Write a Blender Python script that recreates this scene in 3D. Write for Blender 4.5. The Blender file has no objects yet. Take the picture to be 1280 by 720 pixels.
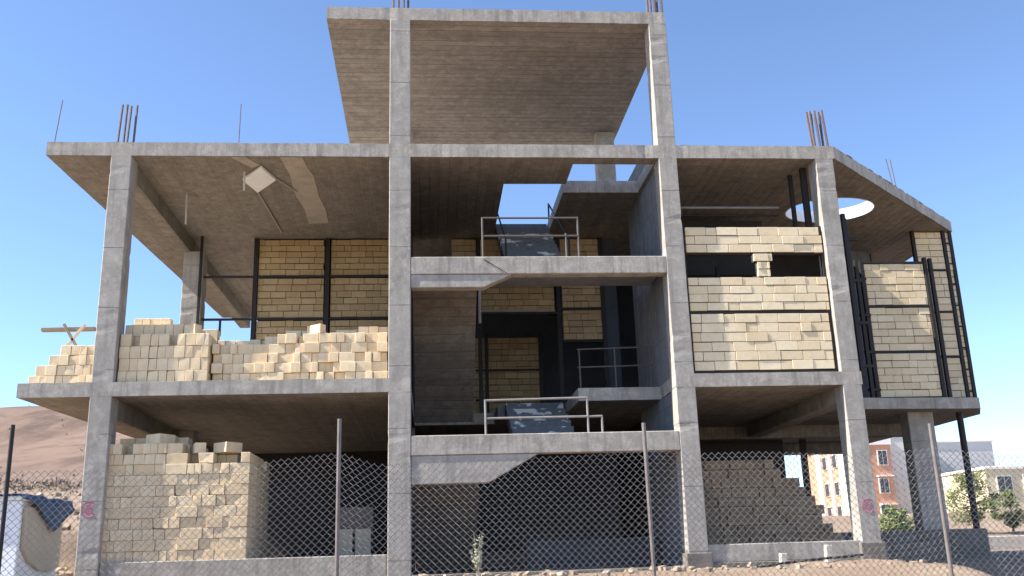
import bpy, math, random
from mathutils import Vector, Matrix, noise
from mathutils.geometry import tessellate_polygon
R = math.radians
S = bpy.context.scene
COL = S.collection

# ---------------------------------------------------------------- camera, light, exposure
cd = bpy.data.cameras.new('camera'); cam = bpy.data.objects.new('camera', cd); COL.objects.link(cam)
cd.sensor_width = 36; cd.lens = 36*1204.76/1280; cd.clip_end = 3000
yaw, pit, roll = R(5.0548), R(15.5508), R(-1.7634)
f = Vector((math.sin(yaw)*math.cos(pit), math.cos(yaw)*math.cos(pit), math.sin(pit)))
r = Vector((math.cos(yaw), -math.sin(yaw), 0)); u = r.cross(f)
r2 = r*math.cos(roll)+u*math.sin(roll); u2 = u*math.cos(roll)-r*math.sin(roll)
cam.matrix_world = Matrix(((r2.x, u2.x, -f.x, 0), (r2.y, u2.y, -f.y, -18), (r2.z, u2.z, -f.z, 0), (0, 0, 0, 1)))
S.camera = cam

SUN = Vector((1, .125, -.96)).normalized()          # the way the sunlight travels
W = bpy.data.worlds.new('World'); S.world = W; W.use_nodes = True
wn = W.node_tree; sky = wn.nodes.new('ShaderNodeTexSky'); sky.sky_type = 'NISHITA'; sky.sun_disc = False
sky.sun_elevation = math.asin(-SUN.z); sky.sun_rotation = math.atan2(-SUN.x, -SUN.y)
sky.altitude = 2200; sky.air_density = .85; sky.dust_density = .1; sky.ozone_density = 2.8
wn.links.new(sky.outputs[0], wn.nodes['Background'].inputs[0]); wn.nodes['Background'].inputs[1].default_value = .125
sl = bpy.data.lights.new('sun', 'SUN'); sl.energy = 5.0; sl.angle = R(.5); sl.color = (1, .95, .87)
so = bpy.data.objects.new('sun', sl); COL.objects.link(so); so.rotation_euler = SUN.to_track_quat('-Z', 'Y').to_euler()
S.view_settings.view_transform = 'Standard'; S.view_settings.look = 'None'; S.view_settings.gamma = 1
S.view_settings.use_curve_mapping = False; S.view_settings.exposure = 1.42
S.render.engine = 'CYCLES'; S.cycles.max_bounces = 8; S.cycles.diffuse_bounces = 5

# ---------------------------------------------------------------- materials
class NT:
    def __init__(s, name):
        s.m = bpy.data.materials.new(name); s.m.use_nodes = True; s.t = s.m.node_tree
        s.b = s.t.nodes['Principled BSDF']; s.b.inputs['Specular IOR Level'].default_value = .25
    def n(s, typ, **k):
        x = s.t.nodes.new(typ)
        for a, b in k.items(): setattr(x, a, b)
        return x
    def put(s, sock, v):
        if hasattr(v, 'is_output') or isinstance(v, bpy.types.NodeSocket): s.t.links.new(v, sock)
        else: sock.default_value = v
    def co(s, scale=(1, 1, 1)):
        if not hasattr(s, 'tc'): s.tc = s.n('ShaderNodeTexCoord').outputs['Object']
        mp = s.n('ShaderNodeMapping'); s.put(mp.inputs[0], s.tc); mp.inputs['Scale'].default_value = scale
        return mp.outputs[0]
    def noise(s, scale, detail=4, st=(1, 1, 1), rough=.6):
        x = s.n('ShaderNodeTexNoise'); s.put(x.inputs['Vector'], s.co(st)); x.inputs['Scale'].default_value = scale
        x.inputs['Detail'].default_value = detail; x.inputs['Roughness'].default_value = rough
        return x.outputs[0]
    def ramp(s, v, a, b, lo=0., hi=1.):
        x = s.n('ShaderNodeMapRange'); x.clamp = True
        for i, q in enumerate((v, a, b, lo, hi)): s.put(x.inputs[i], q)
        return x.outputs[0]
    def math(s, op, a, b=0., c=0.):
        x = s.n('ShaderNodeMath', operation=op)
        for i, q in enumerate((a, b, c)): s.put(x.inputs[i], q)
        return x.outputs[0]
    def mix(s, f, a, b, mode='MIX'):
        x = s.n('ShaderNodeMix', data_type='RGBA', blend_type=mode)
        s.put(x.inputs[0], f)
        for i, q in ((6, a), (7, b)): s.put(x.inputs[i], (*q, 1) if isinstance(q, tuple) and len(q) == 3 else q)
        return x.outputs[2]
    def axis(s, i):
        x = s.n('ShaderNodeSeparateXYZ'); s.co(); s.put(x.inputs[0], s.tc); return x.outputs[i]
    def white(s, v):
        x = s.n('ShaderNodeTexWhiteNoise', noise_dimensions='1D'); s.put(x.inputs['W'], v); return x.outputs[0]
    def attr(s, name):
        return s.n('ShaderNodeAttribute', attribute_name=name).outputs['Fac']
    def bump(s, h, st=.3, d=.01):
        x = s.n('ShaderNodeBump'); x.inputs['Strength'].default_value = st; x.inputs['Distance'].default_value = d
        s.put(x.inputs['Height'], h); s.t.links.new(x.outputs[0], s.b.inputs['Normal'])
    def done(s, c, rough=.85, metal=0.):
        s.put(s.b.inputs['Base Color'], (*c, 1) if isinstance(c, tuple) and len(c) == 3 else c)
        s.put(s.b.inputs['Roughness'], rough); s.b.inputs['Metallic'].default_value = metal
        return s.m

def concrete(name, base, warm, lift=None, boards=None, dark=.55, bs=1.):
    t = NT(name)
    n1 = t.noise(.9, 6, rough=.7); n2 = t.noise(4.5, 6, rough=.75); n3 = t.noise(38, 4, rough=.7)
    streak = t.noise(2.2, 5, (2.6, 2.6, .22), .65)
    c = t.mix(t.ramp(n1, .35, .68), base, warm)
    c = t.mix(t.ramp(n2, .45, .62, 0, .7), c, tuple(x*1.3 for x in base))
    c = t.mix(t.ramp(t.noise(2.1, 7, (1, 1, .6), .75), .53, .62, 0, .7), c, tuple(x*.58 for x in base))
    c = t.mix(t.ramp(streak, .5, .72, 0, .75), c, tuple(x*dark for x in base))
    c = t.mix(t.ramp(n3, .42, .66, .0, .5), c, tuple(x*.62 for x in base))
    v = t.n('ShaderNodeTexVoronoi'); t.put(v.inputs['Vector'], t.co()); v.inputs['Scale'].default_value = 9
    hole = t.ramp(v.outputs['Distance'], .03, .09, 1, 0)
    hole = t.math('MULTIPLY', hole, t.ramp(n2, .5, .56))
    c = t.mix(t.math('MULTIPLY', hole, .7), c, tuple(x*.3 for x in base))
    h = t.math('ADD', t.math('MULTIPLY', n3, .35), t.math('MULTIPLY', n2, .8))
    h = t.math('SUBTRACT', h, hole)
    if lift:                                            # pour joints between formwork lifts
        z = t.math('ADD', t.axis(2), t.math('MULTIPLY', n1, .05))
        k = t.math('DIVIDE', z, lift); fr = t.math('FRACT', k)
        line = t.math('MULTIPLY', t.ramp(fr, .0, .016, 1, 0), t.ramp(t.noise(1.7, 3), .4, .55))
        c = t.mix(t.ramp(t.white(t.math('FLOOR', k)), 0, 1, 0, .3), c, tuple(x*.78 for x in base))
        c = t.mix(t.math('MULTIPLY', line, .75), c, tuple(x*.33 for x in base))
        h = t.math('SUBTRACT', h, line)
    if boards is not None:                              # board-marked soffits
        w = .21
        k = t.math('DIVIDE', t.math('ADD', t.axis(boards), t.math('MULTIPLY', t.noise(.8, 2), .03)), w)
        tone = t.white(t.math('FLOOR', k)); fr = t.math('FRACT', k)
        st = [(.12, 5, 1), (5, .12, 1)][0 if boards == 1 else 1]
        gr = t.noise(1.6, 6, st, .7)
        c = t.mix(t.ramp(tone, .35, 1, 0, .6*bs), c, tuple(x*.55 for x in base))
        c = t.mix(t.ramp(gr, .5, .72, 0, .65*bs), c, (base[0]*.42, base[1]*.36, base[2]*.32))
        ln = t.ramp(fr, .03, .14, 1, 0)
        c = t.mix(t.math('MULTIPLY', ln, t.ramp(t.noise(2.5, 3, (.3, 1, 1)),   .4, .6, 0 if bs < .55 else .25, .3 if bs < .55 else .95)), c, tuple(x*.3 for x in base))
        h = t.math('ADD', h, t.math('MULTIPLY', tone, .8)); h = t.math('SUBTRACT', h, ln)
    t.bump(h, .55, .012)
    return t.done(c, .9)

CON = concrete('concrete_column', (.40, .365, .32), (.29, .26, .225), lift=1.18)
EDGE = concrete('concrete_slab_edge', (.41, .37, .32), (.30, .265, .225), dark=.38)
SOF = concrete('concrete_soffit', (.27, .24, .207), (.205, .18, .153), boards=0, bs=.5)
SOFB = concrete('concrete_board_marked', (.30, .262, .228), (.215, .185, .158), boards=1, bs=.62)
SHEAR = concrete('concrete_wall', (.22, .22, .225), (.17, .17, .175), lift=1.4)
def step_mat():                                          # dark steps with spilt pale plaster
    t = NT('plaster_spilt_steps'); n = t.noise(1.9, 3, (1, 1, 2.2), .55); n2 = t.noise(14, 4)
    c = t.mix(t.ramp(n2, .4, .7, 0, .6), (.15, .155, .165), (.09, .093, .10))
    c = t.mix(t.ramp(t.math('ADD', n, t.math('MULTIPLY', n2, .08)), .60, .64), c, (.60, .59, .57))
    t.bump(n2, .4, .01); return t.done(c, .9)
STEP = step_mat()
ROUGHC = concrete('concrete_rough_base', (.20, .175, .15), (.14, .12, .095), dark=.4)

def block_mat(name, base, alt, obj_random=False):
    t = NT(name)
    tone = t.n('ShaderNodeObjectInfo').outputs['Random'] if obj_random else t.attr('tone')
    n2 = t.noise(9, 5); n3 = t.noise(70, 3); n1 = t.noise(1.3, 4)
    c = t.mix(t.ramp(tone, 0, 1, 0, 1), base, alt)
    c = t.mix(t.ramp(n2, .5, .75, 0, .45), c, tuple(x*.6 for x in base))
    c = t.mix(t.ramp(n3, .4, .7, 0, .3), c, tuple(min(.9, x*1.25) for x in base))
    c = t.mix(t.ramp(n1, .5, .7, 0, .4), c, (base[0]*.72, base[1]*.62, base[2]*.5))
    t.bump(t.math('ADD', n3, n2), .5, .008)
    return t.done(c, .95)
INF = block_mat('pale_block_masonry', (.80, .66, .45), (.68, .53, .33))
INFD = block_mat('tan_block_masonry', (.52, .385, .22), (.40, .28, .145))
PILE = block_mat('loose_block', (.78, .62, .41), (.66, .49, .30), True)
PILE_SHADE = block_mat('shade_toned_block', (.30, .22, .14), (.20, .14, .085))  # same blocks with the right bay's shade put into a darker colour

def plain(name, c, rough=.6, metal=0., var=.25, scale=6.):
    t = NT(name); n = t.noise(scale, 5); n2 = t.noise(scale*9, 3)
    q = t.mix(t.ramp(n, .4, .7, 0, var*2), c, tuple(x*.6 for x in c))
    q = t.mix(t.ramp(n2, .4, .7, 0, var), q, tuple(min(1, x*1.3) for x in c))
    t.bump(n2, .2, .004)
    return t.done(q, rough, metal)
MORTAR = plain('mortar', (.10, .08, .06), .95)
STEEL = plain('dark_steel', (.035, .03, .028), .55, .2)
RUST = plain('rusty_rebar', (.16, .115, .10), .7, .3, .4, 12)
RAIL = plain('grey_pipe', (.27, .25, .235), .55, .3)
RAILD = plain('dull_pipe', (.12, .105, .095), .6, .3)
WIRE = plain('galvanised_wire', (.32, .305, .29), .6, .3, .25)
POST = plain('fence_post_steel', (.20, .17, .155), .55, .4, .4, 9)
POSTD = plain('fence_post_dark', (.03, .028, .028), .55, .2)
WHITE = plain('white_paint', (.84, .85, .86), .55, 0, .12)
PLASTER = plain('pale_patch', (.52, .49, .44), .9, 0, .3)
PATCH = plain('light_concrete_patch', (.42, .37, .31), .95, 0, .35, 3)
WOOD = plain('weathered_timber', (.27, .22, .16), .85, 0, .35, 8)
BOARD = plain('tan_board', (.52, .43, .31), .8, 0, .15, 3)
GREYB = plain('unlit_stand_in_grey_brown', (.17, .135, .115), .85, 0, .2, 3)
TARP = plain('blue_tarpaulin', (.03, .085, .17), .5, 0, .3, 5)
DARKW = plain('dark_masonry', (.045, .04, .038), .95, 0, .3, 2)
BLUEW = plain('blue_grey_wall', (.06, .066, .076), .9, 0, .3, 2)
HOSE = plain('black_hose', (.02, .02, .022), .6)
PAINT = plain('pink_spray_paint', (.42, .10, .17), .8, 0, .2)
LEAFDRY = plain('dry_weed', (.40, .38, .26), .9)
ORANGE = plain('orange_brick', (.55, .28, .18), .9, 0, .2, .8)
OFFW = plain('off_white_render', (.78, .75, .71), .9, 0, .12, .5)
GREYR = plain('grey_render', (.56, .54, .52), .9, 0, .15, .4)
CREAM = plain('cream_render', (.64, .54, .36), .9, 0, .12, .4)
GLASS = plain('dark_glass', (.05, .055, .06), .15)
BARK = plain('bark', (.13, .09, .06), .95)
STONE = plain('pale_stone', (.50, .45, .38), .9, 0, .3, 5)

def leaf(name, a, b):
    t = NT(name); c = t.mix(t.ramp(t.attr('tone'), 0, 1), a, b); return t.done(c, .8)
PINE = leaf('pine_leaf', (.075, .10, .03), (.19, .21, .07))
BUSHM = leaf('bush_leaf', (.10, .14, .035), (.2, .23, .08))
SCRUBM = leaf('scrub_leaf', (.12, .085, .055), (.19, .14, .095))

def ground_mat():
    t = NT('dusty_ground')
    n1 = t.noise(.05, 6); n2 = t.noise(.9, 6, rough=.7); n3 = t.noise(14, 4); n4 = t.noise(.012, 6, (1, 1, 3))
    c = t.mix(t.ramp(n1, .35, .65), (.27, .195, .135), (.205, .145, .10))
    c = t.mix(t.ramp(n2, .45, .7, 0, .6), c, (.33, .26, .19))
    c = t.mix(t.ramp(n3, .5, .75, 0, .5), c, (.22, .16, .11))
    far = t.ramp(t.axis(1), 22, 50)
    hill = t.mix(t.ramp(n4, .38, .62), (.145, .095, .072), (.20, .135, .10))
    hill = t.mix(t.ramp(t.noise(.06, 6, (3, .5, 1.2), .7), .48, .62, 0, .75), hill, (.085, .055, .04))
    hill = t.mix(t.ramp(t.noise(.25, 6, rough=.75), .5, .7, 0, .8), hill, (.07, .048, .037))
    left = t.ramp(t.axis(0), 10, -10)
    c = t.mix(t.math('MULTIPLY', far, left), c, hill)
    t.bump(t.math('ADD', n3, t.math('MULTIPLY', n2, 2)), .7, .05)
    return t.done(c, .97)
GROUND = ground_mat()
ROADM = plain('pale_road', (.42, .36, .29), .95, 0, .2, .5)

# ---------------------------------------------------------------- mesh helpers
class MB:
    def __init__(s): s.v = []; s.f = []; s.t = []; s.mi = []
    def add(s, vs, fs, tone=.5, mi=0):
        o = len(s.v); s.v += [tuple(v) for v in vs]
        for q in fs: s.f.append([o+i for i in q]); s.t.append(tone); s.mi.append(mi)
        return s
    def box(s, x0, x1, y0, y1, z0, z1, tone=.5, mi=0):
        return s.add([(x0, y0, z0), (x1, y0, z0), (x1, y1, z0), (x0, y1, z0), (x0, y0, z1), (x1, y0, z1), (x1, y1, z1), (x0, y1, z1)],
                     [(3, 2, 1, 0), (4, 5, 6, 7), (0, 1, 5, 4), (1, 2, 6, 5), (2, 3, 7, 6), (3, 0, 4, 7)], tone, mi)
    def obox(s, c, size, M, tone=.5):
        hx, hy, hz = size[0]/2, size[1]/2, size[2]/2; c = Vector(c)
        vs = [c+M @ Vector((a*hx, b*hy, d*hz)) for d in (-1, 1) for a, b in ((-1, -1), (1, -1), (1, 1), (-1, 1))]
        return s.add(vs, [(3, 2, 1, 0), (4, 5, 6, 7), (0, 1, 5, 4), (1, 2, 6, 5), (2, 3, 7, 6), (3, 0, 4, 7)], tone)
    def tube(s, p, q, ra, n=8, rb=None, tone=.5):
        p, q = Vector(p), Vector(q); d = (q-p).normalized(); rb = ra if rb is None else rb
        a = d.orthogonal().normalized(); b = d.cross(a); vs = []
        for c, rr in ((p, ra), (q, rb)):
            for i in range(n):
                w = 2*math.pi*i/n; vs.append(c+(a*math.cos(w)+b*math.sin(w))*rr)
        return s.add(vs, [(i, (i+1) % n, n+(i+1) % n, n+i) for i in range(n)]+[tuple(range(n-1, -1, -1)), tuple(range(n, 2*n))], tone)
    def path(s, pts, rad, n=6):
        for a, b in zip(pts, pts[1:]): s.tube(a, b, rad, n)
        return s
    def prism(s, loops, z0, z1, mi_bottom=0, rough=0):   # horizontal slab, first loop outer, the rest holes
        if rough:
            out = []
            for (ax, ay), (bx, by) in zip(loops[0], loops[0][1:]+loops[0][:1]):
                n = max(1, int(math.hypot(bx-ax, by-ay)/.16)) if min(ay, by) < 5 else 1
                for i in range(n):
                    t = i/n; out.append((ax+(bx-ax)*t, ay+(by-ay)*t+(0 if i == 0 else .004+.008*abs(noise.noise((ax+i*.16, z0, 1)))+(random.uniform(.004, .02) if random.random() < .06 else 0))))
            loops = [out]+list(loops[1:])
        fl = [p for L in loops for p in L]
        tri = tessellate_polygon([[Vector((x, y, 0)) for x, y in L] for L in loops])
        n = len(fl); o = [(x, y, z0+rough*noise.noise((x*1.1, y*1.1, z0))) for x, y in fl]+[(x, y, z1+rough*noise.noise((x*1.3, y*1.3, z1))) for x, y in fl]
        dn, up = [], []
        for a, b, c in tri:
            A, B, C_ = fl[a], fl[b], fl[c]
            if (B[0]-A[0])*(C_[1]-A[1])-(B[1]-A[1])*(C_[0]-A[0]) < 0: b, c = c, b
            dn.append((c, b, a)); up.append((n+a, n+b, n+c))
        sd = []; k = 0
        for L in loops:
            m = len(L); ar = sum(L[i][0]*L[(i+1) % m][1]-L[(i+1) % m][0]*L[i][1] for i in range(m))
            flip = (ar < 0) == (L is loops[0])
            for i in range(m):
                a, b = k+i, k+(i+1) % m
                q = (a, b, n+b, n+a); sd.append(q[::-1] if flip else q)
            k += m
        b0 = len(s.v); s.v += o
        for grp, mi in ((dn, mi_bottom), (up, 0), (sd, 0)):
            for q in grp: s.f.append([b0+i for i in q]); s.t.append(.5); s.mi.append(mi)
        return s
    def extrude(s, prof, axis, a, b, mis=None):           # profile in the two other axes pushed along axis
        def P(p, w): return (w, p[0], p[1]) if axis == 0 else (p[0], w, p[1])
        n = len(prof); vs = [P(p, a) for p in prof]+[P(p, b) for p in prof]
        s.add(vs, [tuple(range(n)), tuple(range(2*n-1, n-1, -1))])
        for i in range(n):
            j = (i+1) % n; o = len(s.v)-2*n
            s.f.append([o+j, o+i, o+n+i, o+n+j]); s.t.append(.5); s.mi.append(mis[i] if mis else 0)
        return s
    def build(s, name, mats, parent=None, bevel=0, smooth=False, recalc=False):
        me = bpy.data.meshes.new(name); me.from_pydata(s.v, [], s.f)
        for m in (mats if isinstance(mats, (list, tuple)) else [mats]): me.materials.append(m)
        if any(s.mi): me.polygons.foreach_set('material_index', s.mi)
        at = me.attributes.new('tone', 'FLOAT', 'FACE'); at.data.foreach_set('value', s.t)
        if smooth: me.polygons.foreach_set('use_smooth', [True]*len(s.f))
        if recalc:
            import bmesh
            bm = bmesh.new(); bm.from_mesh(me); bmesh.ops.recalc_face_normals(bm, faces=bm.faces); bm.to_mesh(me); bm.free()
        me.update(); ob = bpy.data.objects.new(name, me); COL.objects.link(ob)
        if parent: ob.parent = parent
        if bevel:
            md = ob.modifiers.new('bevel', 'BEVEL'); md.width = bevel; md.segments = 1; md.limit_method = 'ANGLE'; md.angle_limit = R(40)
        return ob
def tag(o, label=None, cat=None, group=None, kind=None):
    for k, v in (('label', label), ('category', cat), ('group', group), ('kind', kind)):
        if v: o[k] = v
    return o
def thing(name, label, cat, loc=(0, 0, 0), group=None):
    o = bpy.data.objects.new(name, None); o.empty_display_size = .2; COL.objects.link(o); o.location = loc
    return tag(o, label, cat, group)
def under(o, parent):                                      # world-space mesh put under an Empty that is not at the origin
    o.parent = parent; o.matrix_parent_inverse = Matrix.Translation(parent.location).inverted(); return o
def box(name, m, par, *a, bevel=.012): return MB().box(*a).build(name, m, par, bevel)

# ---------------------------------------------------------------- the ground
def sm(a, b, x):
    t = max(0., min(1., (x-a)/(b-a))); return t*t*(3-2*t)
def gz(x, y):
    z = -.33
    z -= 1.22*sm(-2.2, -7.5, y)
    z -= .5*sm(8.45, 9.3, x)*sm(2.2, .3, y)*sm(-7, -3, y)
    wl = sm(-5.6, -8.2, x)*sm(-5, 0, y)
    z += wl*(.55+.115*max(0, min(y, 32)))
    inside = sm(-8, -6, x)*sm(15, 13.4, x)*sm(15.5, 13.6, y)*sm(-1, 0, y)
    z += sm(20, 85, y)*3.4*sm(-20, 10, x)
    hl = sm(24, -14, x)
    ridge = 16.2+.085*(x+63)*sm(-120, -60, x)*sm(40, -20, x)+.5*noise.noise((x*.06, 7.7, 0))+.25*noise.noise((x*.2, 1.7, 0))+1.0*math.exp(-((x+50)/6)**2)
    z += hl*ridge*sm(26, 128, y)*(1-.25*sm(135, 260, y))
    z += hl*sm(30, 90, y)*1.1*noise.noise((x*.05, y*.05, 1.3))
    if y > 14 or y < -.6 or x < -7.8 or x > 14:
        z += .05*noise.noise((x*.7, y*.7, 0))+.02*noise.noise((x*2.3, y*2.3, 4))
    return z
def axis_pts(lo, hi, c0, c1, step, grow):
    p = []; x = c0
    while x <= c1: p.append(x); x += step
    d = step
    while p[-1] < hi: d *= grow; p.append(p[-1]+d)
    d = step
    while p[0] > lo: d *= grow; p.insert(0, p[0]-d)
    return p
xs = axis_pts(-900, 900, -14, 18, .35, 1.09); ys = axis_pts(-200, 1500, -20, 16, .35, 1.07)
g = MB(); g.v = [(x, y, gz(x, y)) for y in ys for x in xs]; nx = len(xs)
g.f = [[j*nx+i, j*nx+i+1, (j+1)*nx+i+1, (j+1)*nx+i] for j in range(len(ys)-1) for i in range(nx-1)]
g.t = [.5]*len(g.f); g.mi = [0]*len(g.f)
tag(g.build('ground', GROUND, smooth=True), kind='structure')
# a pale road behind the building on the right
rd = MB()
rx = [12+2*i for i in range(60)]
for a, b in zip(rx, rx[1:]):
    rd.add([(a, 24, gz(a, 24)+.06), (b, 24, gz(b, 24)+.06), (b, 31, gz(b, 31)+.1), (a, 31, gz(a, 31)+.1)], [(0, 1, 2, 3)])
tag(rd.build('road', ROADM), kind='structure')

# ---------------------------------------------------------------- the unfinished building
B = thing('unfinished_building', 'bare concrete frame of an unfinished three storey building with pale block infill', 'building')
random.seed(4)
C1, C2, C3, C4 = (-6.19, -5.80), (-.79, -.37), (4.69, 5.07), (8.0, 8.38)
F0, F1, F2, F3 = 3.03, 3.29, 7.78, 8.06
P0, P1 = 10.87, 11.15
YC = .004
# roof slab with its stair opening and round skylight
circ = [(9.58+1.06*math.cos(a), 3.12+.86*math.sin(a)) for a in [2*math.pi*i/40 for i in range(40)]]
hole = [(1.61, 1.46), (2.97, 1.46), (2.97, .36), (4.66, .36), (4.66, 1.95), (2.97, 1.95), (2.97, 5.1), (1.61, 5.1)]
roof = [(-7.42, 0), (8.42, 0), (13.53, 4.72), (13.53, 13.2), (-6.75, 13.2)]
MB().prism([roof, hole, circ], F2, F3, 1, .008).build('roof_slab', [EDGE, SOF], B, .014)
# white painted rim of the skylight
rim = MB()
for i in range(40):
    a, b = circ[i], circ[(i+1) % 40]
    ia, ib = [(9.58+(p[0]-9.58)*.975, 3.12+(p[1]-3.12)*.97) for p in (a, b)]
    rim.add([(*a, F2-.004), (*b, F2-.004), (*b, F3+.01), (*a, F3+.01), (*ia, F2-.004), (*ib, F2-.004), (*ib, F3+.01), (*ia, F3+.01)],
            [(4, 5, 6, 7), (1, 0, 3, 2), (3, 7, 6, 2), (0, 1, 5, 4)])
rim.build('skylight_rim', WHITE, B)
# first floor slab, notched at the stairs
flo = [(-7.48, 0), (-.38, 0), (-.38, 4.8), (3.02, 4.8), (3.02, 1.46), (4.735, 1.46), (4.70, .425), (4.70, 0), (8.40, 0), (8.40, 3.3), (10.32, 3.44), (12.9, 3.66), (13.5, 4.72), (13.5, 13.2), (-6.8, 13.2)]
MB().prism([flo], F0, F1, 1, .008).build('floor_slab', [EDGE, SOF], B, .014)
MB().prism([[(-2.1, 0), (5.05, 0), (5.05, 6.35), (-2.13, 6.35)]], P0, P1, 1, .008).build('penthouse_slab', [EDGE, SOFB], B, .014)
# ground floor slabs
for x0, x1, y0 in ((-5.8, -.8, .4), (5.07, 8.0, .4), (-.36, 4.68, 5.1)):
    box('ground_slab', ROUGHC, B, x0, x1, y0, 13, -.36, .085)
box('entry_slab', ROUGHC, B, -.36, 4.68, -.1, 5.09, -.4, -.27)
MB().prism([[(8.7, 3.7), (12.6, 3.7), (13.2, 4.7), (13.2, 13), (8.7, 13)]], -.4, .3).build('plinth', ROUGHC, B, .02)
box('plinth', ROUGHC, B, 8.75, 11.0, 2.4, 3.69, -.4, .02)
# front columns, one lift per storey
def column(c, z0, z1, y0=YC, d=.42, m=CON):
    mb = MB(); n = max(2, round((z1-z0)/.11)); off = random.random()*50
    for i in range(n+1):
        z = z0+(z1-z0)*i/n
        for j, (x, y) in enumerate(((c[0], y0), (c[1], y0), (c[1], y0+d), (c[0], y0+d))):
            a = .004*noise.noise((z*.9, j*7.1, off)); b = .004*noise.noise((z*1.3, j*7.1+3, off))
            ch = random.uniform(.003, .014) if random.random() < .05 and 0 < i < n else 0
            mb.v.append((x+a+(ch if x == c[0] else -ch), y+abs(b)+(ch if y == y0 else -ch), z))
    for i in range(n):
        for j in range(4): k = (j+1) % 4; mb.f.append([i*4+j, i*4+k, i*4+4+k, i*4+4+j])
    mb.f += [[3, 2, 1, 0], [n*4, n*4+1, n*4+2, n*4+3]]
    mb.t = [.5]*len(mb.f); mb.mi = [0]*len(mb.f)
    return mb.build('column', m, B, .012)
g1 = column(C1, -.5, F0+.01); column(C1, F1-.01, F2+.01)
column(C2, -.5, F0+.01); column(C2, F0+.01, F2+.01); column(C2, F3-.01, P0+.01)
column(C3, -.05, F0+.01); column(C3, F0+.01, F2+.01); column(C3, F3-.01, P0+.01)
g4 = column(C4, .05, F0+.01); column(C4, F1-.01, F2+.01)
for c, zt in ((C3, -.04), (C4, .06)): box('column_footing', ROUGHC, B, c[0]-.05, c[1]+.05, -.05, .47, -.6, zt)
# rows of columns behind
for c, z0, z1, y in (((-5.98, -5.5), F1-.01, 7.42, 5.0), ((-5.98, -5.5), -.3, F0+.01, 5.0), ((-5.9, -5.5), -.3, F0+.01, 11.2), 
                     ((4.45, 4.93), F3-.01, P0+.01, 5.44), ((-.8, -.4), F3-.01, P0+.01, 5.44), ((-.8, -.38), -.3, F0+.01, 5.2), ((8.0, 8.4), F1-.01, F2+.01, 5.2),
                     ((11.32, 11.95), .29, F0+.01, 4.1), ((8.0, 8.4), -.3, F0+.01, 11.2)):
    column(c, z0, z1, y, .42)
# beams
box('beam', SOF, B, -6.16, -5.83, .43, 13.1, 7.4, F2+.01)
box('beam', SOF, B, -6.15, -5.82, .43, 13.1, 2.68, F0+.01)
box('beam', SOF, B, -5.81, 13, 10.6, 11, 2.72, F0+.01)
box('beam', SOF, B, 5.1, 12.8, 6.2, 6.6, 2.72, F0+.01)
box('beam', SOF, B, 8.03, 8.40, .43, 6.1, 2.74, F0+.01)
box('partition_wall', DARKW, B, -4.2, -.45, 5.33, 5.45, F1-.01, F2+.01)
MB().extrude([(8.46, F2+.01), (13.44, F2+.01), (13.44, 7.52), (12.9, 7.52)], 1, 12.6, 13.1).build('beam', SOF, B)
# landing beams on the stair bay with the thickened knee at the left
def landing(zt, zb, zk, xk):
    MB().extrude([(-.368, zt), (4.688, zt), (4.688, zb), (-.368, zb)], 1, YC+.004, .30).build('landing_beam', EDGE, B, .012, recalc=True)
    MB().extrude([(-.366, zb-.004), (xk, zb-.004), (1.05, zk), (-.366, zk)], 1, YC+.024, .29).build('landing_beam', CON, B, .012, recalc=True)
    box('landing_slab', [SHEAR], B, -.368, 4.67, .301, 1.42, zt-.22, zt-.003)
landing(5.675, 5.325, 5.06, 1.6); landing(2.205, 1.84, 1.32, 2.0)
MB().tube((1.05, .0, 5.62), (1.5, -.006, 5.33), .006, 6).build('loose_wire', STEEL, B)
# stair flights
def flight(x0, x1, ya, za, yb, zb, m, thick=.2):
    n = max(3, round(abs(zb-za)/.185)); pts = []
    for i in range(n):
        y0 = ya+(yb-ya)*i/n; y1 = ya+(yb-ya)*(i+1)/n; z = za+(zb-za)*(i+1)/n
        pts += [(y0, z), (y1, z)]
    prof = [(ya, za-thick)]+pts+[(yb, zb-thick)]
    mis = [0]*(len(prof)-1)+[1]
    return MB().extrude(prof, 0, x0, x1, mis).build('stair_flight', m, B, recalc=True)
flight(-.36, .98, 4.78, F1, 1.40, 5.67, [SHEAR, SOFB])
flight(1.66, 2.94, 1.43, 5.67, 5.08, F3-.02, [STEP, SOFB])
flight(-.36, .98, 4.78, -.2, 1.40, 2.2, [SHEAR, SOFB])
flight(1.66, 2.94, 1.43, 2.2, 3.6, F1-.02, [STEP, SOFB])
box('half_landing', SHEAR, B, 1.5, 3.01, 3.61, 5.05, F0, F1-.004)
# shear wall on the right of the stairs
box('shear_wall', SHEAR, B, 4.74, 5.02, .43, 3.5, -.3, F0+.01)
box('shear_wall', SHEAR, B, 4.74, 5.02, .43, 3.5, F1-.01, F2+.01)
box('shear_wall', SHEAR, B, 4.72, 5.0, 1.96, 5.4, F3-.01, 8.55)
# sills and low walls
box('sill_wall', EDGE, B, -5.79, -.80, .05, .33, -.5, .10)
box('sill_wall', EDGE, B, 5.075, 7.995, .05, .33, -.22, .10)
box('sill_wall', ROUGHC, B, 5.13, 7.94, -.02, .38, -.6, -.225)
box('low_wall', BLUEW, B, 1.9, 4.65, 2.2, 2.4, -.3, .3)
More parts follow.
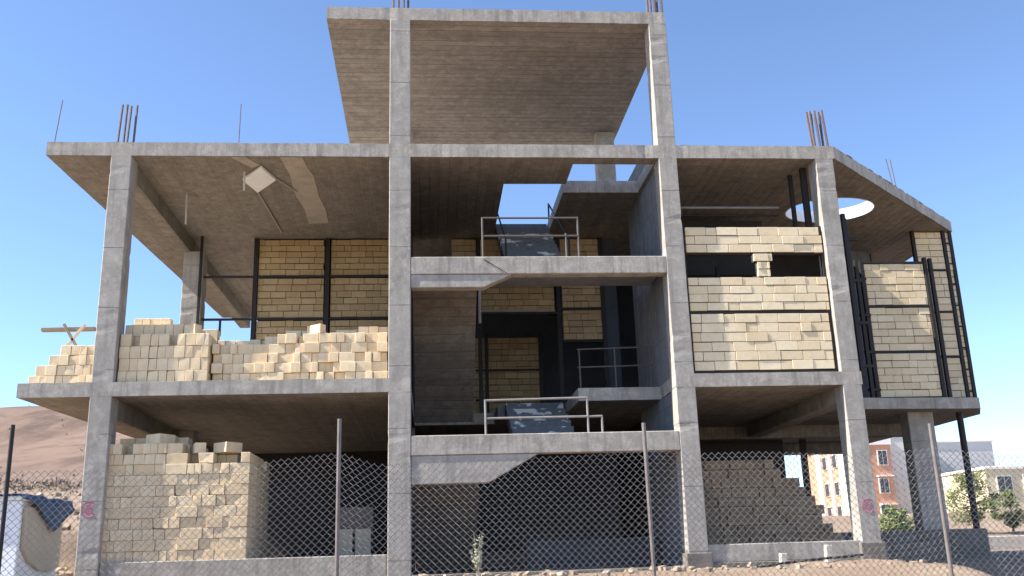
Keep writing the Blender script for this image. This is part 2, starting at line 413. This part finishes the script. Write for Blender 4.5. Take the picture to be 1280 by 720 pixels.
# dark partition and rear walls
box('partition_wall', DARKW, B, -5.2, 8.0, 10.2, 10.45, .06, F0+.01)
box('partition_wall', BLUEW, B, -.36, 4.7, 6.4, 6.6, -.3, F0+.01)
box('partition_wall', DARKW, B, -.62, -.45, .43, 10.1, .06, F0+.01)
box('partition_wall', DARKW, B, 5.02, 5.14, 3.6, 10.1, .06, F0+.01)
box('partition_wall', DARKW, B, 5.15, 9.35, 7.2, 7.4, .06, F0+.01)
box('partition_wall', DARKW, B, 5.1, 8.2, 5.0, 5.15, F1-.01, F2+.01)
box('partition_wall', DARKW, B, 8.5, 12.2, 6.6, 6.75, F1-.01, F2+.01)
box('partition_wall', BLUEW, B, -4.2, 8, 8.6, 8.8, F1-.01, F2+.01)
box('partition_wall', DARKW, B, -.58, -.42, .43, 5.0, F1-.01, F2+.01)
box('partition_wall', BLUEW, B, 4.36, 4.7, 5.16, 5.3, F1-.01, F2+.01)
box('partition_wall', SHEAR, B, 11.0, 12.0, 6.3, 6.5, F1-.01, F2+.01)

def infill(x0, x1, z0, z1, y, m=INF, bl=.43, bh=.172, th=.16, gap=.017, par=B, ragged=0):
    mb = MB(); n = max(1, round((z1-z0)/bh)); h = (z1-z0)/n
    mb.box(x0+.01, x1-.01, y+.022, y+th-.01, z0+.005, z1-.005, 0, 1)
    for i in range(n):
        x = x0-(bl/2 if i % 2 else 0)-random.uniform(0, .08)
        while x < x1-.02:
            L = bl*random.choice((1, 1, 1, .95, .5)); a, b = max(x, x0), min(x+L, x1)
            if b-a > .05:
                j = random.uniform(-.006, .006)+(-.012 if random.random() < .05 else 0); zj = random.uniform(-.004, .004)
                g = gap*random.uniform(.5, 1.3)
                mb.box(a+g*.3, b-g*.3, y+j, y+th-.02, z0+i*h+g/2+zj, z0+(i+1)*h-g/2+zj, random.random())
            x += L
    return mb.build('infill_panel', [m, MORTAR], par, .004)
def bar(x0, z0, x1, z1, y, w=.07, d=.07, name='steel_post', m=STEEL):
    if abs(x1-x0) < 1e-6: return box(name, m, B, x0-w/2, x0+w/2, y, y+d, z0, z1, bevel=.004)
    return box(name, m, B, x0, x1, y, y+d, z0-w/2, z0+w/2, bevel=.004)
# left bay back wall: three courses of panels between steel posts and rails
for x0, x1 in ((-4.2, -2.60), (-2.44, -.62)):
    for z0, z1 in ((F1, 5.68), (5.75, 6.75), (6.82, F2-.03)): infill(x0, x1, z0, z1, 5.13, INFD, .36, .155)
for x in (-4.26, -2.52): bar(x, F1, x, F2, 5.08, .11, .12)
bar(-5.55, F1, -5.55, F2, 4.93, .06, .06)
for z in (5.715, 6.785): bar(-5.5, z, -.62, z, 5.085, .055, .05, 'steel_rail')
bar(-5.05, 5.3, -5.05, 5.7, 5.08, .05, .05)
# stair bay back wall
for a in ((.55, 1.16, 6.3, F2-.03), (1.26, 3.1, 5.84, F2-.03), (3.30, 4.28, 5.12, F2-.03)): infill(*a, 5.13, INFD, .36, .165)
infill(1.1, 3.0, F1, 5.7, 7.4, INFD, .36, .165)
for x in (1.22, 3.20, 4.32): bar(x, F1, x, F2, 5.09, .10, .12)
for a in ((1.24, 3.15, 5.80), (3.25, 4.3, 5.9), (3.25, 4.3, 5.08)): bar(a[0], a[2], a[1], a[2], 5.09, .06, .12, 'steel_rail')
for x in (1.5, 2.95): bar(x, F1, x, 5.8, 7.3, .09, .08)
for z in (4.0, 4.8): bar(1.2, z, 3.0, z, 7.31, .05, .05, 'steel_rail')
box('lintel', PATCH, B, 1.24, 3.1, 5.06, 5.09, 5.83, 5.88)
MB().path([(1.12, 3.2, 5.1), (1.13, 3.2, 5.9)], .035).build('conduit', PLASTER, B)
# right bay infill
for a in ((5.14, 7.97, 5.765, 6.31), (5.12, 7.97, 4.56, 5.25), (5.12, 7.93, 3.36, 4.50)): infill(*a, .10, INF, .45, .178)
infill(6.57, 6.83, 5.26, 5.57, .10, INF, .24, .16); infill(6.50, 6.90, 5.58, 5.75, .09, INF, .40, .17)
bar(5.11, 4.53, 7.97, 4.53, .12, .05, .06, 'steel_rail'); bar(5.1, 5.755, 7.98, 5.755, .16, .03, .1, 'steel_rail')
bar(5.1, 3.33, 7.98, 3.33, .12, .05, .06, 'steel_rail')
for x in (5.10, 7.965): bar(x, F1, x, 6.35, .13, .05, .08)
bar(7.93, 6.3, 7.93, F2, .5, .12, .1); bar(7.80, 6.5, 7.80, F2, .9, .08, .08)
for x in (6.1, 7.25): bar(x, F1, x, 5.8, 1.2, .07, .08)
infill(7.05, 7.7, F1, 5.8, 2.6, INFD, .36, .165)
box('partition_wall', DARKW, B, 5.1, 7.9, 3.2, 3.3, 6.2, 7.55)
MB().tube((5.08, 1.0, 7.06), (7.5, 1.0, 7.06), .03).build('conduit', RAIL, B)
MB().tube((5.08, 1.05, 6.9), (7.5, 1.05, 6.9), .02).build('conduit', STEEL, B)
# recessed right corner: steel framed panels
for z0, z1 in ((3.33, 4.38), (4.44, 5.5), (5.56, 6.60)): infill(10.52, 12.02, z0, z1, 3.68, INF, .42, .172)
for z in (4.41, 5.53, 6.63, 3.31): bar(10.45, z, 12.05, z, 3.66, .05, .09, 'steel_rail')
for x, y, zt in ((10.44, 3.62, 6.66), (10.26, 3.5, 6.66), (12.07, 3.64, 6.75), (12.24, 3.7, 6.75), (8.68, .5, 6.75), (8.84, .8, 6.75), (9.1, 1.6, 6.75), (12.4, 4.62, F2), (13.22, 4.62, F2), (13.42, 4.66, F2)):
    bar(x, F1-.01, x, zt, y, .085, .09)
for z in (3.5, 4.4, 5.3, 6.2): bar(8.62, z, 8.95, z, .56, .06, .06, 'steel_rail'); bar(10.2, z, 10.5, z, 3.58, .06, .06, 'steel_rail')
for z0, z1 in ((F1, 4.45), (4.5, 5.6), (5.65, 6.7), (6.75, F2-.03)): infill(12.46, 13.17, z0, z1, 4.66, INF, .40, .172)
for z in (4.47, 5.62, 6.72): bar(12.42, z, 13.2, z, 4.63, .05, .08, 'steel_rail')
infill(13.27, 13.38, F1, F2-.03, 4.70, INF, .40, .172)
for i in range(8): bar(13.24, 3.6+i*.55, 13.42, 3.6+i*.55, 4.67, .04, .06, 'steel_rail')
MB().tube((12.72, 4.3, .29), (12.72, 4.3, F0+.01), .075, 10).build('steel_post', STEEL, B)
bar(10.3, .05, 10.3, F0, 8.2, .16, .12)
# ceiling odds and ends under the left roof
dm = [(-3.88, 1.14), (-3.69, 1.85), (-3.19, 1.13), (-3.38, .46)]
MB().prism([dm], F2-.07, F2-.004).build('ceiling_panel', WHITE, B, .01)
MB().prism([[(-2.95, .05), (-2.51, .05), (-2.47, .6), (-2.40, 1.0), (-2.42, 2.2), (-2.36, 3.0), (-2.39, 3.95), (-2.86, 4.0), (-2.84, 3.0), (-2.93, 2.0), (-2.88, 1.0)]], F2-.012, F2-.003).build('ceiling_patch', PATCH, B)
MB().prism([[(-3.9, .05), (-3.62, .05), (-3.42, .44), (-3.6, .6)]], F2-.012, F2-.003).build('ceiling_patch', PATCH, B)
for a, b in (((-3.69, 1.9), (-3.58, 4.6)), ((-3.19, 1.13), (-2.86, 1.86))):
    MB().tube((*a, F2-.02), (*b, F2-.02), .02).build('conduit', PATCH, B)
MB().tube((-3.78, .8, F2+.01), (-3.77, .8, 7.36), .022).build('conduit', PLASTER, B)
MB().tube((-5.22, 2.0, F2+.01), (-5.20, 2.0, 7.06), .022).build('conduit', PLASTER, B)
# ragged mortar crust left along the top of the front edges
def crust(x0, x1, z, y=.0):
    mb = MB(); x = x0
    while x < x1:
        w = random.uniform(.02, .25)
        if random.random() < .62: mb.obox((x+w/2, y+random.uniform(.06, .09), z+.002), (w, random.uniform(.04, .09), random.uniform(.008, .035)), Matrix.Rotation(random.uniform(-.03, .03), 3, 'Y'))
        x += w*.9
    tag(mb.build('mortar_crust', ROUGHC, B, .006), kind='stuff')
for a in ((-7.3, 8.3, F3), (-7.3, -.9, F1), (-2.0, 4.6, P1)): crust(*a)
cb = MB()
for i in range(26):
    t = random.random(); cb.obox((8.45+5.0*t, .06+4.65*t, F3+.004), (random.uniform(.05, .3), .06, random.uniform(.015, .05)), Matrix.Rotation(.745, 3, 'Z'))
tag(cb.build('mortar_crust', ROUGHC, B, .006), kind='stuff')
# railings on the landings and the upper slab
def railing(m, posts, rails, y, rad=.022):
    rl = bpy.data.objects.new('railing', None); COL.objects.link(rl); rl.parent = B
    for x, z0, z1 in posts: MB().tube((x, y, z0), (x, y, z1), rad).build('post', m, rl)
    for x0, z0, x1, z1 in rails: MB().tube((x0, y, z0), (x1, y, z1), rad).build('rail', m, rl)
    return rl
railing(RAILD, [(1.05, 5.67, 6.54), (2.97, 5.67, 6.55), (2.72, 5.67, 6.2)], [(1.05, 6.53, 2.99, 6.53), (1.05, 6.15, 2.99, 6.15)], .16)
railing(RAIL, [(1.03, 2.2, 2.88), (2.98, 2.2, 2.9), (3.25, 2.2, 2.52)], [(1.03, 2.86, 2.99, 2.885), (1.03, 2.52, 3.26, 2.525)], .16)
railing(RAILD, [(3.1, F1, 4.13), (3.85, F1, 4.13), (4.6, F1, 4.2)], [(3.05, 4.13, 4.64, 4.17), (3.05, 3.75, 4.64, 3.78)], 1.6, .018)
hr = MB().path([(1.62, 1.5, 5.7), (1.62, 1.5, 6.55), (1.62, 4.6, 8.5)], .022); hr.build('handrail', STEEL, B)
hr = MB().path([(2.98, 1.5, 5.7), (2.98, 1.5, 6.55), (2.98, 4.6, 8.5), (2.98, 4.6, 8.0)], .022); hr.build('handrail', STEEL, B)
# starter bars left above the columns and slab edges
def rebars(x0, x1, z, top, n, y=.1, lean=.0):
    for i in range(n):
        t = (i+.2*random.random())/(n-1); x = x0+(x1-x0)*t; yy = y+.06*(i % 2)
        MB().tube((x, yy, z-.1), (x+lean*random.uniform(.3, 1), yy, top-random.uniform(0, .09)), .024, 6).build('rebar', RUST, B)
rebars(-6.14, -5.85, F3, 8.95, 4, lean=.05); rebars(8.02, 8.36, F3, 8.95, 5, lean=-.06); rebars(8.1, 8.3, F3, 8.9, 2, .2)
rebars(-.74, -.42, P1, 11.75, 4); rebars(4.72, 5.02, P1, 11.75, 5); rebars(4.9, 5.5, F3, 9.1, 5, 5.3, .05)
for a, b in (((-7.33, .1, 8.0), (-7.25, .1, 9.0)), ((-3.78, .1, 8.0), (-3.77, .1, 8.95)), ((11.0, 2.6, 8.0), (10.9, 2.6, 8.9)), ((11.15, 2.75, 8.0), (11.08, 2.75, 8.95))):
    MB().tube(a, b, .011, 6).build('rebar', RUST, B)
# sprayed marks on the two outer columns
def graffiti(cx, cz, s, y):
    mb = MB()
    def stroke(pts, w=.013):
        P = [(cx+s*a, y, cz+s*b) for a, b in pts]; mb.path(P, w, 5)
    stroke([(.9*math.cos(t*.35+.6), .95*math.sin(t*.35+.6)) for t in range(15)])
    stroke([(-.5, .45), (.1, .6), (.55, .4), (.2, .1), (-.35, .05), (-.5, -.3), (0, -.45), (.5, -.3)])
    stroke([(-.1, .75), (0, .1), (-.15, -.6)]); stroke([(.3, .3), (.25, -.3), (.6, -.85), (.9, -.9)])
    mb.build('graffiti', PAINT, B)
graffiti(-6.04, 1.02, .14, YC+.006); graffiti(8.2, .72, .13, YC+.006)

# ---------------------------------------------------------------- loose blocks, each one a thing
random.seed(11)
def block_mesh(w, d, h):
    mb = MB(); o = random
    mb.box(-w/2, w/2, -d/2, d/2, 0, h); mb.v = [(x+o.uniform(-.003, .003), y+o.uniform(-.003, .003), z+o.uniform(-.002, .002)) for x, y, z in mb.v]
    for _ in range(o.choice((0, 0, 0, 1))):                # a knocked-off corner
        i = o.randrange(8); x, y, z = mb.v[i]; c = o.uniform(.08, .22)
        mb.v[i] = (x*(1-c*.6), y*(1-c*.5), z+(h/2-z)*c*.5)
    return mb
protos = {}
cands = []; rest = []
def stack(key, x0, x1, z0, y, top, layers, bh, widths, d, jy=.03, label='', group='', tilt=.02):
    for L in range(layers):
        nmax = 40
        for i in range(nmax):
            x = x0-random.uniform(0, .03)
            hit = False
            while x < x1-.04:
                w = random.choice(widths)
                if x+w > x1-.08: w = x1-x
                c = x+w/2
                if z0+(i+1)*bh <= top(c, L)+random.uniform(-.05, .05) and c > x0-.02 and c < x1+.05:
                    hit = True
                    it = (key, c, y+L*(d+.01)+d/2+random.uniform(-jy, jy), z0+i*bh, w-.006, d, bh-.005, random.uniform(-tilt, tilt), label, group)
                    (cands if (L == 0 or z0+(i+1)*bh > top(c, L-1)+.12) else rest).append(it)
                x += w
            if not hit: break
def lerp(pts):
    def fn(x, L=0):
        for (a, p), (b, q) in zip(pts, pts[1:]):
            if x <= b: return p+(q-p)*max(0, min(1, (x-a)/(b-a)))
        return pts[-1][1]
    return fn
tg = lambda x, L: (2.2 if x < -4.5 else 2.0)+(.2 if L == 1 and -5.4 < x < -4.6 else 0)+(.2 if L == 2 and x < -4.3 else 0)
stack('g', -5.86, -3.30, .09, .14, tg, 6, .19, (.13, .19, .2, .38, .16, .28), .36, .014,
      'cream building block in the tall ground floor pile behind the left column', 'blocks in the ground floor pile')
ta = lerp([(-7.5, 3.50), (-7.25, 3.70), (-7.05, 3.95), (-6.9, 4.12), (-5.9, 4.12)])
stack('a', -7.40, -6.22, F1, .25, ta, 2, .19, (.13, .16, .19), .2, .02, 'cream building block in the small stepped stack on the left slab corner', 'blocks in the stepped stack on the left slab corner')
tb = lambda x, L: [4.26, 4.52 if x < -4.6 else 4.28, 4.60 if x < -4.4 else 4.3, 4.80 if x < -5.0 else 4.52][L]
stack('b', -5.75, -4.15, F1, .14, tb, 4, .235, (.15, .19, .2, .15), .22, .008, 'cream building block in the squared upper floor stack right of the left column', 'blocks in the squared upper floor stack')
tc0 = lerp([(-4.1, 4.08), (-3.4, 4.1), (-3.0, 4.2), (-2.4, 4.30), (-1.6, 4.28), (-.8, 4.42)])
tc = lambda x, L: tc0(x)+.09*L
stack('c', -4.1, -.82, F1, .30, tc, 3, .19, (.13, .16, .19, .2, .3), .26, .06, 'cream building block in the ragged upper floor stack beside the second column', 'blocks in the ragged upper floor stack', .05)
tr = lerp([(5.2, 1.95), (7.0, 1.92), (7.3, 1.7), (7.9, 1.2), (8.4, .3)])
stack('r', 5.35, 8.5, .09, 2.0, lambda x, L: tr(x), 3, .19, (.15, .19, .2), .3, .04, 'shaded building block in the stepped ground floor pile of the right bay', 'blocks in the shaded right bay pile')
order = {'g': 0, 'b': 1, 'c': 2, 'a': 3, 'r': 4}
cands.sort(key=lambda c: (order[c[0]], -c[4]))
single, rest = cands[:295], cands[295:]+rest
for key, x, y, z, w, d, h, rz, label, group in single:
    k = (round(w, 2), d, round(h, 3), key == 'r', random.randint(0, 3))
    if k not in protos:
        protos[k] = block_mesh(w, d, h).build('building_block', PILE_SHADE if key == 'r' else PILE, None, .005); o = protos[k]
    else:
        o = protos[k].copy(); COL.objects.link(o)
    o.location = (x, y, z); o.rotation_euler = (0, 0, rz); tag(o, label, 'block', group)
for x, y, z, rx, ry, rz, lb in ((-4.5, .3, 4.235, 0, .0, 1.1, 'loose'), (-2.2, .45, 4.24, 0, .0, .9, 'loose'), (-5.0, .45, 2.18, 0, .0, 1.0, 'low'), (-4.25, .3, 1.995, 0, .0, .4, 'low'), (-3.75, .36, 1.995, 0, .0, .9, 'low')):
    o = random.choice([p for k, p in protos.items() if not k[3]]).copy(); COL.objects.link(o)
    o.location = (x, y, z); o.rotation_euler = (rx, ry, rz)
    tag(o, 'loose cream block lying askew on top of the %s blocks' % ('upper floor' if lb == 'loose' else 'ground floor'), 'block', 'askew blocks on the %s stacks' % ('upper floor' if lb == 'loose' else 'ground floor'))
mb = MB()
for key, x, y, z, w, d, h, rz, _, _ in rest:
    mb.obox((x, y, z+h/2), (w, d, h), Matrix.Rotation(rz, 3, 'Z'), random.random())
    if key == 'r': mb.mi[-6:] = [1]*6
tag(mb.build('building_blocks', [PILE, PILE_SHADE], None, .005), 'pale blocks filling the stacks and the shaded pile in the right bay', 'blocks', kind='stuff')

# ---------------------------------------------------------------- loose things in and around the building
o = MB().obox((-6.95, .75, 4.47), (1.0, .12, .07), Matrix.Rotation(-.01, 3, 'Y')).build('timber_plank', WOOD, None, .006)
tag(o, 'weathered plank lying level above the stepped blocks on the left slab', 'plank')
for x, a, lb in ((-6.86, .55, 'thin dark batten crossing under the plank on the left slab'), (-6.75, -.62, 'pale batten leaning steeply against the plank on the left slab')):
    tag(MB().obox((x, .6, 4.32), (.05, .04, .52), Matrix.Rotation(-a, 3, 'Y')).build('timber_batten', WOOD if a > 0 else BOARD, None, .004), lb, 'batten')
for x, w, lb in ((-1.66, .27, 'left added tan board of the pair coloured as sunlit, on the ground floor near the second column'), (-1.32, .30, 'right added tan board of the pair coloured as sunlit, on the ground floor near the second column')):  # added boards, tan colour stands in for the sunlit lower part
    tag(MB().box(x-w/2, x+w/2, 1.4, 1.43, .085, .60).build('light_stand_in_board', BOARD, None, .004), lb, 'board')
tag(MB().box(-1.8, -1.14, 1.55, 1.59, .085, 1.02).build('light_stand_in_board', GREYB, None, .004), 'added grey brown sheet coloured as unlit behind the two tan boards', 'board')  # added sheet, grey colour stands in for the unlit upper part
for (x, y, z, h), lb in (((6.23, -.62, -.36, .27), 'short pale concrete stub in the earth left of its pair'), ((7.08, -.6, -.28, .31), 'short pale concrete stub in the earth nearest the right outer column')):
    tag(MB().obox((x, y, z+h/2), (.12, .12, h), Matrix.Rotation(.06, 3, 'Y')).build('concrete_stub', STONE, None, .012), lb, 'stub')
pts = [(5.0, -1.15, -.36), (5.6, -1.1, -.30), (6.3, -1.0, -.235), (7.0, -.9, -.19), (7.6, -.85, -.16)]
# earth heap against the right sill
eh = MB(); N = 26
for j in range(9):
    for i in range(N):
        x = 4.9+3.65*i/(N-1); t = j/8; y = -2.0+2.0*t
        hgt = -.42+.17*sm(4.9, 7.6, x)*sm(8.6, 8.2, x)*math.sin(math.pi*min(1, t*1.15)*.55)+.05*noise.noise((x*2, y*2, 5))
        eh.v.append((x, y, hgt if j else -.7))
for j in range(8):
    for i in range(N-1): eh.f.append([j*N+i, j*N+i+1, (j+1)*N+i+1, (j+1)*N+i]); eh.t.append(.5); eh.mi.append(0)
tag(eh.build('earth_bank', GROUND, smooth=True), kind='structure')
tag(MB().path(pts, .022, 8).build('black_hose', HOSE, None, smooth=True), 'black hose running up the earth bank before the right bay', 'hose')
# rubble
rb = MB(); random.seed(5)
def rubble(n, fx, fy, s0, s1):
    for _ in range(n):
        x, y = fx(), fy(); s = random.uniform(s0, s1)
        M = Matrix.Rotation(random.uniform(0, 6), 3, 'Z') @ Matrix.Rotation(random.uniform(-.6, .6), 3, 'X')
        rb.obox((x, y, max(gz(x, y), -.6)+s*.25), (s*random.uniform(.7, 1.6), s, s*random.uniform(.5, .9)), M, random.random())
rubble(160, lambda: random.uniform(-8.5, -5.7), lambda: random.uniform(-1.6, 1.5), .05, .22)
rubble(220, lambda: random.uniform(-6, 9), lambda: random.uniform(-2.2, -.15), .03, .12)
rubble(120, lambda: random.uniform(-18, -8), lambda: random.uniform(2, 26), .06, .24)
tag(rb.build('rubble', block_mat('rubble_stone', (.36, .29, .22), (.24, .175, .12)), None, .006), 'broken stones strewn on the earth along the foot of the building', 'rubble', kind='stuff')
# white cabin with a blue tarpaulin at the left edge
cab = thing('site_cabin', 'white site cabin with a tan end board at the left edge behind the fence', 'cabin', (-6.6, -3.2, gz(-6.6, -3.2)))
for a, m, n in (((-7.6, -5.62, -3.98, -2.45, -.9, .94), OFFW, 'body'), ((-7.65, -5.57, -4.05, -2.4, .94, 1.0), WHITE, 'roof'), ((-5.84, -5.58, -4.03, -3.97, -.9, .93), WHITE, 'corner_post')):
    under(MB().box(*a).build(n, m, None, .01), cab)
under(MB().extrude([(-3.88, .86), (-2.5, .86), (-2.5, .05), (-2.75, -.02), (-3.2, .0), (-3.6, .12), (-3.85, .3)], 0, -5.612, -5.56).build('end_board', BOARD, None, .006, recalc=True), cab)
tp = MB(); NX = 22; NY = 18
for j in range(NY):
    for i in range(NX):
        s = i/(NX-1)*1.6-1.05; y = -4.12+1.85*j/(NY-1)                       # s<0 on the roof, s>0 hanging
        fl = max(0, s); lim = .07+.42*max(0, 1-abs(y+3.0)/.85)
        x = -5.53+min(0, s)+.03*noise.noise((y*4, fl*5, 0)); z = 1.03+.035*noise.noise((s*3, y*3, 2))-min(fl, lim)
        if s > 0: x += .04*sm(0, .15, s)
        tp.v.append((x, y, z))
for j in range(NY-1):
    for i in range(NX-1): tp.f.append([j*NX+i, j*NX+i+1, (j+1)*NX+i+1, (j+1)*NX+i]); tp.t.append(.5); tp.mi.append(0)
tpo = tp.build('tarpaulin', TARP, None, smooth=True); md = tpo.modifiers.new('thickness', 'SOLIDIFY'); md.thickness = .012
tag(tpo, 'blue tarpaulin draped over the white cabin with a pointed flap', 'tarpaulin')

# ---------------------------------------------------------------- chain link fence
fe = thing('chain_link_fence', 'sagging wire mesh fence on thin steel posts in front of the building', 'fence', (0, -9, -1.55))
for x, zt, ln, m in ((-6.6, 1.25, .0, POST), (-3.72, 1.27, -.02, POSTD), (-.84, 1.27, .0, POST), (2.02, 1.18, -.015, POST), (4.82, 1.12, .0, POST), (7.7, 1.1, .02, POST)):
    under(MB().tube((x, -9, -1.7), (x+ln, -9, zt), .019, 10).build('post', m, None, smooth=False), fe)
topf = lerp([(-7, .82), (-3.7, .86), (-2.2, .80), (-1.41, .92), (-.84, .97), (-.5, .86), (.16, .89), (1.2, .905), (2.0, .94), (2.56, .88), (3.95, .84), (4.8, .90), (5.6, .80), (7.7, .9)])
wr = MB(); pt = .067; random.seed(2)
def wob(x, z): return (x+.034*noise.noise((x*.9, z*.9, 3)), -8.965+.04*noise.noise((x*.6, z*.8, 9)), z+.034*noise.noise((x*.8, z*.7, 6)))
k = 0; x = -6.6
while x < 7.7:
    n = int((topf(x)+1.45)/(pt/2)); prev = None
    for i in range(n+1):
        z = topf(x)-i*pt/2; e = .004 if i % 2 else -.004
        p = wob(x+(pt/2+.003 if (i+k) % 2 else -.003), z); p = (p[0], p[1]+e*.7, p[2])
        if prev:
            a, b = Vector(prev), Vector(p); d = (b-a).normalized(); s1 = d.cross(Vector((0, 1, 0)))*.0027; s2 = Vector((0, .0027, 0))
            vs = [a+s1, a-s1*.5+s2*.87, a-s1*.5-s2*.87, b+s1, b-s1*.5+s2*.87, b-s1*.5-s2*.87]
            wr.add(vs, [(0, 1, 4, 3), (1, 2, 5, 4), (2, 0, 3, 5)])
        prev = p
    x += pt/2; k += 1
under(wr.build('wire_mesh', WIRE, None), fe)

# ---------------------------------------------------------------- plants
def leaves(mb, c, rad, n, s, flat=1.):
    for _ in range(n):
        d = Vector((random.gauss(0, 1), random.gauss(0, 1), random.gauss(0, 1)*flat)).normalized()*rad*random.random()**.45
        p = Vector(c)+d; a = Vector((random.gauss(0, 1), random.gauss(0, 1), random.gauss(0, 1))).normalized(); b = a.orthogonal().normalized()
        ss = s*random.uniform(.5, 1.4)
        mb.add([p-a*ss, p+b*ss*.5, p+a*ss, p-b*ss*.5], [(0, 1, 2, 3)], random.random())
def tree(name, x, y, h, w, m, label, cat, group, clumps=34, leafn=80, ls=.085, low=.22):
    z = gz(x, y)-.05; t = thing(name, label, cat, (x, y, z), group)
    tk = MB(); top = Vector((x+random.uniform(-.1, .1)*h, y, z+h*.8)); tk.tube((x, y, z), top, .035*h, 8, .012*h)
    cr = MB()
    for i in range(clumps):
        f_ = low+(1-low)*random.random(); a = random.uniform(0, 6.28); prof = (1-abs(f_-.5)*1.25)
        rr = w*.5*prof*random.random()**.5
        c = Vector((x+rr*math.cos(a), y+rr*math.sin(a), z+h*f_)); q = Vector((x, y, z+h*f_*.75)).lerp(top, .1)
        if i % 2 == 0: tk.tube(q, c, .010*h, 5, .003*h)
        leaves(cr, c, w*random.uniform(.09, .17), leafn, ls, .8)
    under(tk.build('trunk', BARK, None, smooth=True), t); under(cr.build('crown', m, None), t)
random.seed(21)
tree('pine_tree', 33.1, 40, 3.8, 3.5, PINE, 'loose green pine tree behind the steel post at the right corner', 'tree', 'trees behind the right corner', 58)
tree('pine_tree', 36.0, 41, 2.4, 2.2, PINE, 'lower bushy green tree at the right edge of the photo', 'tree', 'trees behind the right corner', 34)
tree('pine_tree', 31.2, 42, 3.2, 1.4, PINE, 'narrow green tree left of the loose pine', 'tree', 'trees behind the right corner', 24)
tree('shrub', 27.7, 40, 1.7, 2.4, BUSHM, 'bright green shrub seen between the right outer column and the thick shaded column', 'shrub', None, 26, 90, .1, .1)
tree('shrub', 29.9, 43, 1.5, 2.0, BUSHM, 'small green shrub behind the plinth beside the thin pine', 'shrub', None, 20, 80, .1, .1)
wd = thing('weed', 'tall dry weed growing behind the fence before the stair bay', 'weed', (.78, -1, gz(.78, -1)))
st = MB(); lf = MB()
for i in range(9):
    a = random.uniform(0, 6.28); sp_ = random.uniform(.03, .17); h = random.uniform(.35, .75); b0 = Vector((.78, -1, gz(.78, -1)))
    tip = b0+Vector((sp_*math.cos(a), sp_*math.sin(a), h)); st.tube(b0, tip, .006, 5, .003)
    for q in range(14): leaves(lf, b0.lerp(tip, random.uniform(.25, 1)), .04, 3, .022)
under(st.build('stem', LEAFDRY), wd); under(lf.build('foliage', LEAFDRY), wd)
sc = MB(); random.seed(9)
for _ in range(420):
    x = random.uniform(-46, -9); y = 30+random.gauss(0, 1.6)+(x+18)*-.06
    leaves(sc, (x, y, gz(x, y)+.15), random.uniform(.2, .6), 22, .07, .45)
for _ in range(160):
    x = random.uniform(-90, -20); y = random.uniform(40, 125)
    leaves(sc, (x, y, gz(x, y)+.1), random.uniform(.08, .22), 5, .08, .5)
tag(sc.build('scrub', SCRUBM), 'dark dry scrub lining the foot of the brown hill', 'scrub', kind='stuff')

# ---------------------------------------------------------------- the town behind on the right
def house(name, label, x0, x1, y, d, z0, z1, m, wins, parapet=None):
    t = thing(name, label, 'building', ((x0+x1)/2, y, z0))
    under(MB().box(x0, x1, y, y+d, z0-2, z1).build('wall', m), t)
    if parapet: under(MB().box(x0-.15, x1+.15, y-.15, y+d+.15, z1+.003, z1+parapet[0]).build('parapet', parapet[1], None, .03), t)
    for x, z, w, h in wins:
        fr = under(MB().box(x-w/2-.07, x+w/2+.07, y-.10, y-.004, z-h/2-.07, z+h/2+.07).build('window', OFFW), t)
        pa = MB()
        for s in (-1, 1): pa.box(x+s*w/4-w/4+.04, x+s*w/4+w/4-.04, y-.13, y-.11, z-h/2, z+h/2)
        p = pa.build('pane', GLASS); p.parent = fr
    return t
ap = house('apartment_building', 'orange brick apartment block with white bands and a white parapet behind the right bay', 45.2, 50.2, 85, 13, 2.6, 10.6, ORANGE,
           [(49.2, 9.2, 1.0, 1.5), (49.0, 6.2, 1.0, 1.5), (48.8, 3.6, 1.0, 1.3)], (1.5, OFFW))
for a in ((85.6, 87.2), (89.2, 89.9), (92.2, 93.6)): under(MB().box(45.05, 45.19, *a, .6, 10.6).build('white_band', OFFW), ap)
for y in (88.2, 91.0):
    for z in (9.2, 6.2, 3.6):
        fr = under(MB().box(45.08, 45.195, y-.55, y+.55, z-.75, z+.75).build('window', OFFW), ap); MB().box(45.04, 45.07, y-.48, y+.48, z-.68, z+.68).build('pane', GLASS, fr)
for z in (7.6, 4.6): under(MB().box(48.3, 50.1, 84.5, 84.99, z-.45, z-.3).build('balcony_slab', OFFW), ap)
for x, w in ((46.0, 1.2), (49.3, 1.4)): under(MB().box(x-w/2, x+w/2, 86.5, 88, 12.0, 13.1).build('roof_tank', OFFW, None, .05), ap)
house('grey_building', 'pale grey plain building wing right of the orange brick block', 50.5, 55.5, 86.5, 10, 2.6, 12.1, GREYR, [], (.25, OFFW))
house('grey_building', 'grey flat roofed building behind the thin pine and steel post', 57.6, 65.0, 90, 12, 2.8, 11.2, GREYR, [(62.6, 6.6, .9, 1.2)], (.25, OFFW))
house('cream_building', 'low cream building with two dark windows at the right edge', 54.8, 66, 75, 10, 2.2, 6.9, CREAM, [(56.6, 5.4, 1.5, 1.6), (59.4, 5.5, 1.5, 1.7), (62.5, 5.4, 1.5, 1.6)], (.3, OFFW))
o = MB().box(21.5, 44, 20, 20.25, -.6, .2).build('boundary_wall', STONE, None, .02); tag(o, 'low pale wall on the dry ground at the right edge', 'wall')
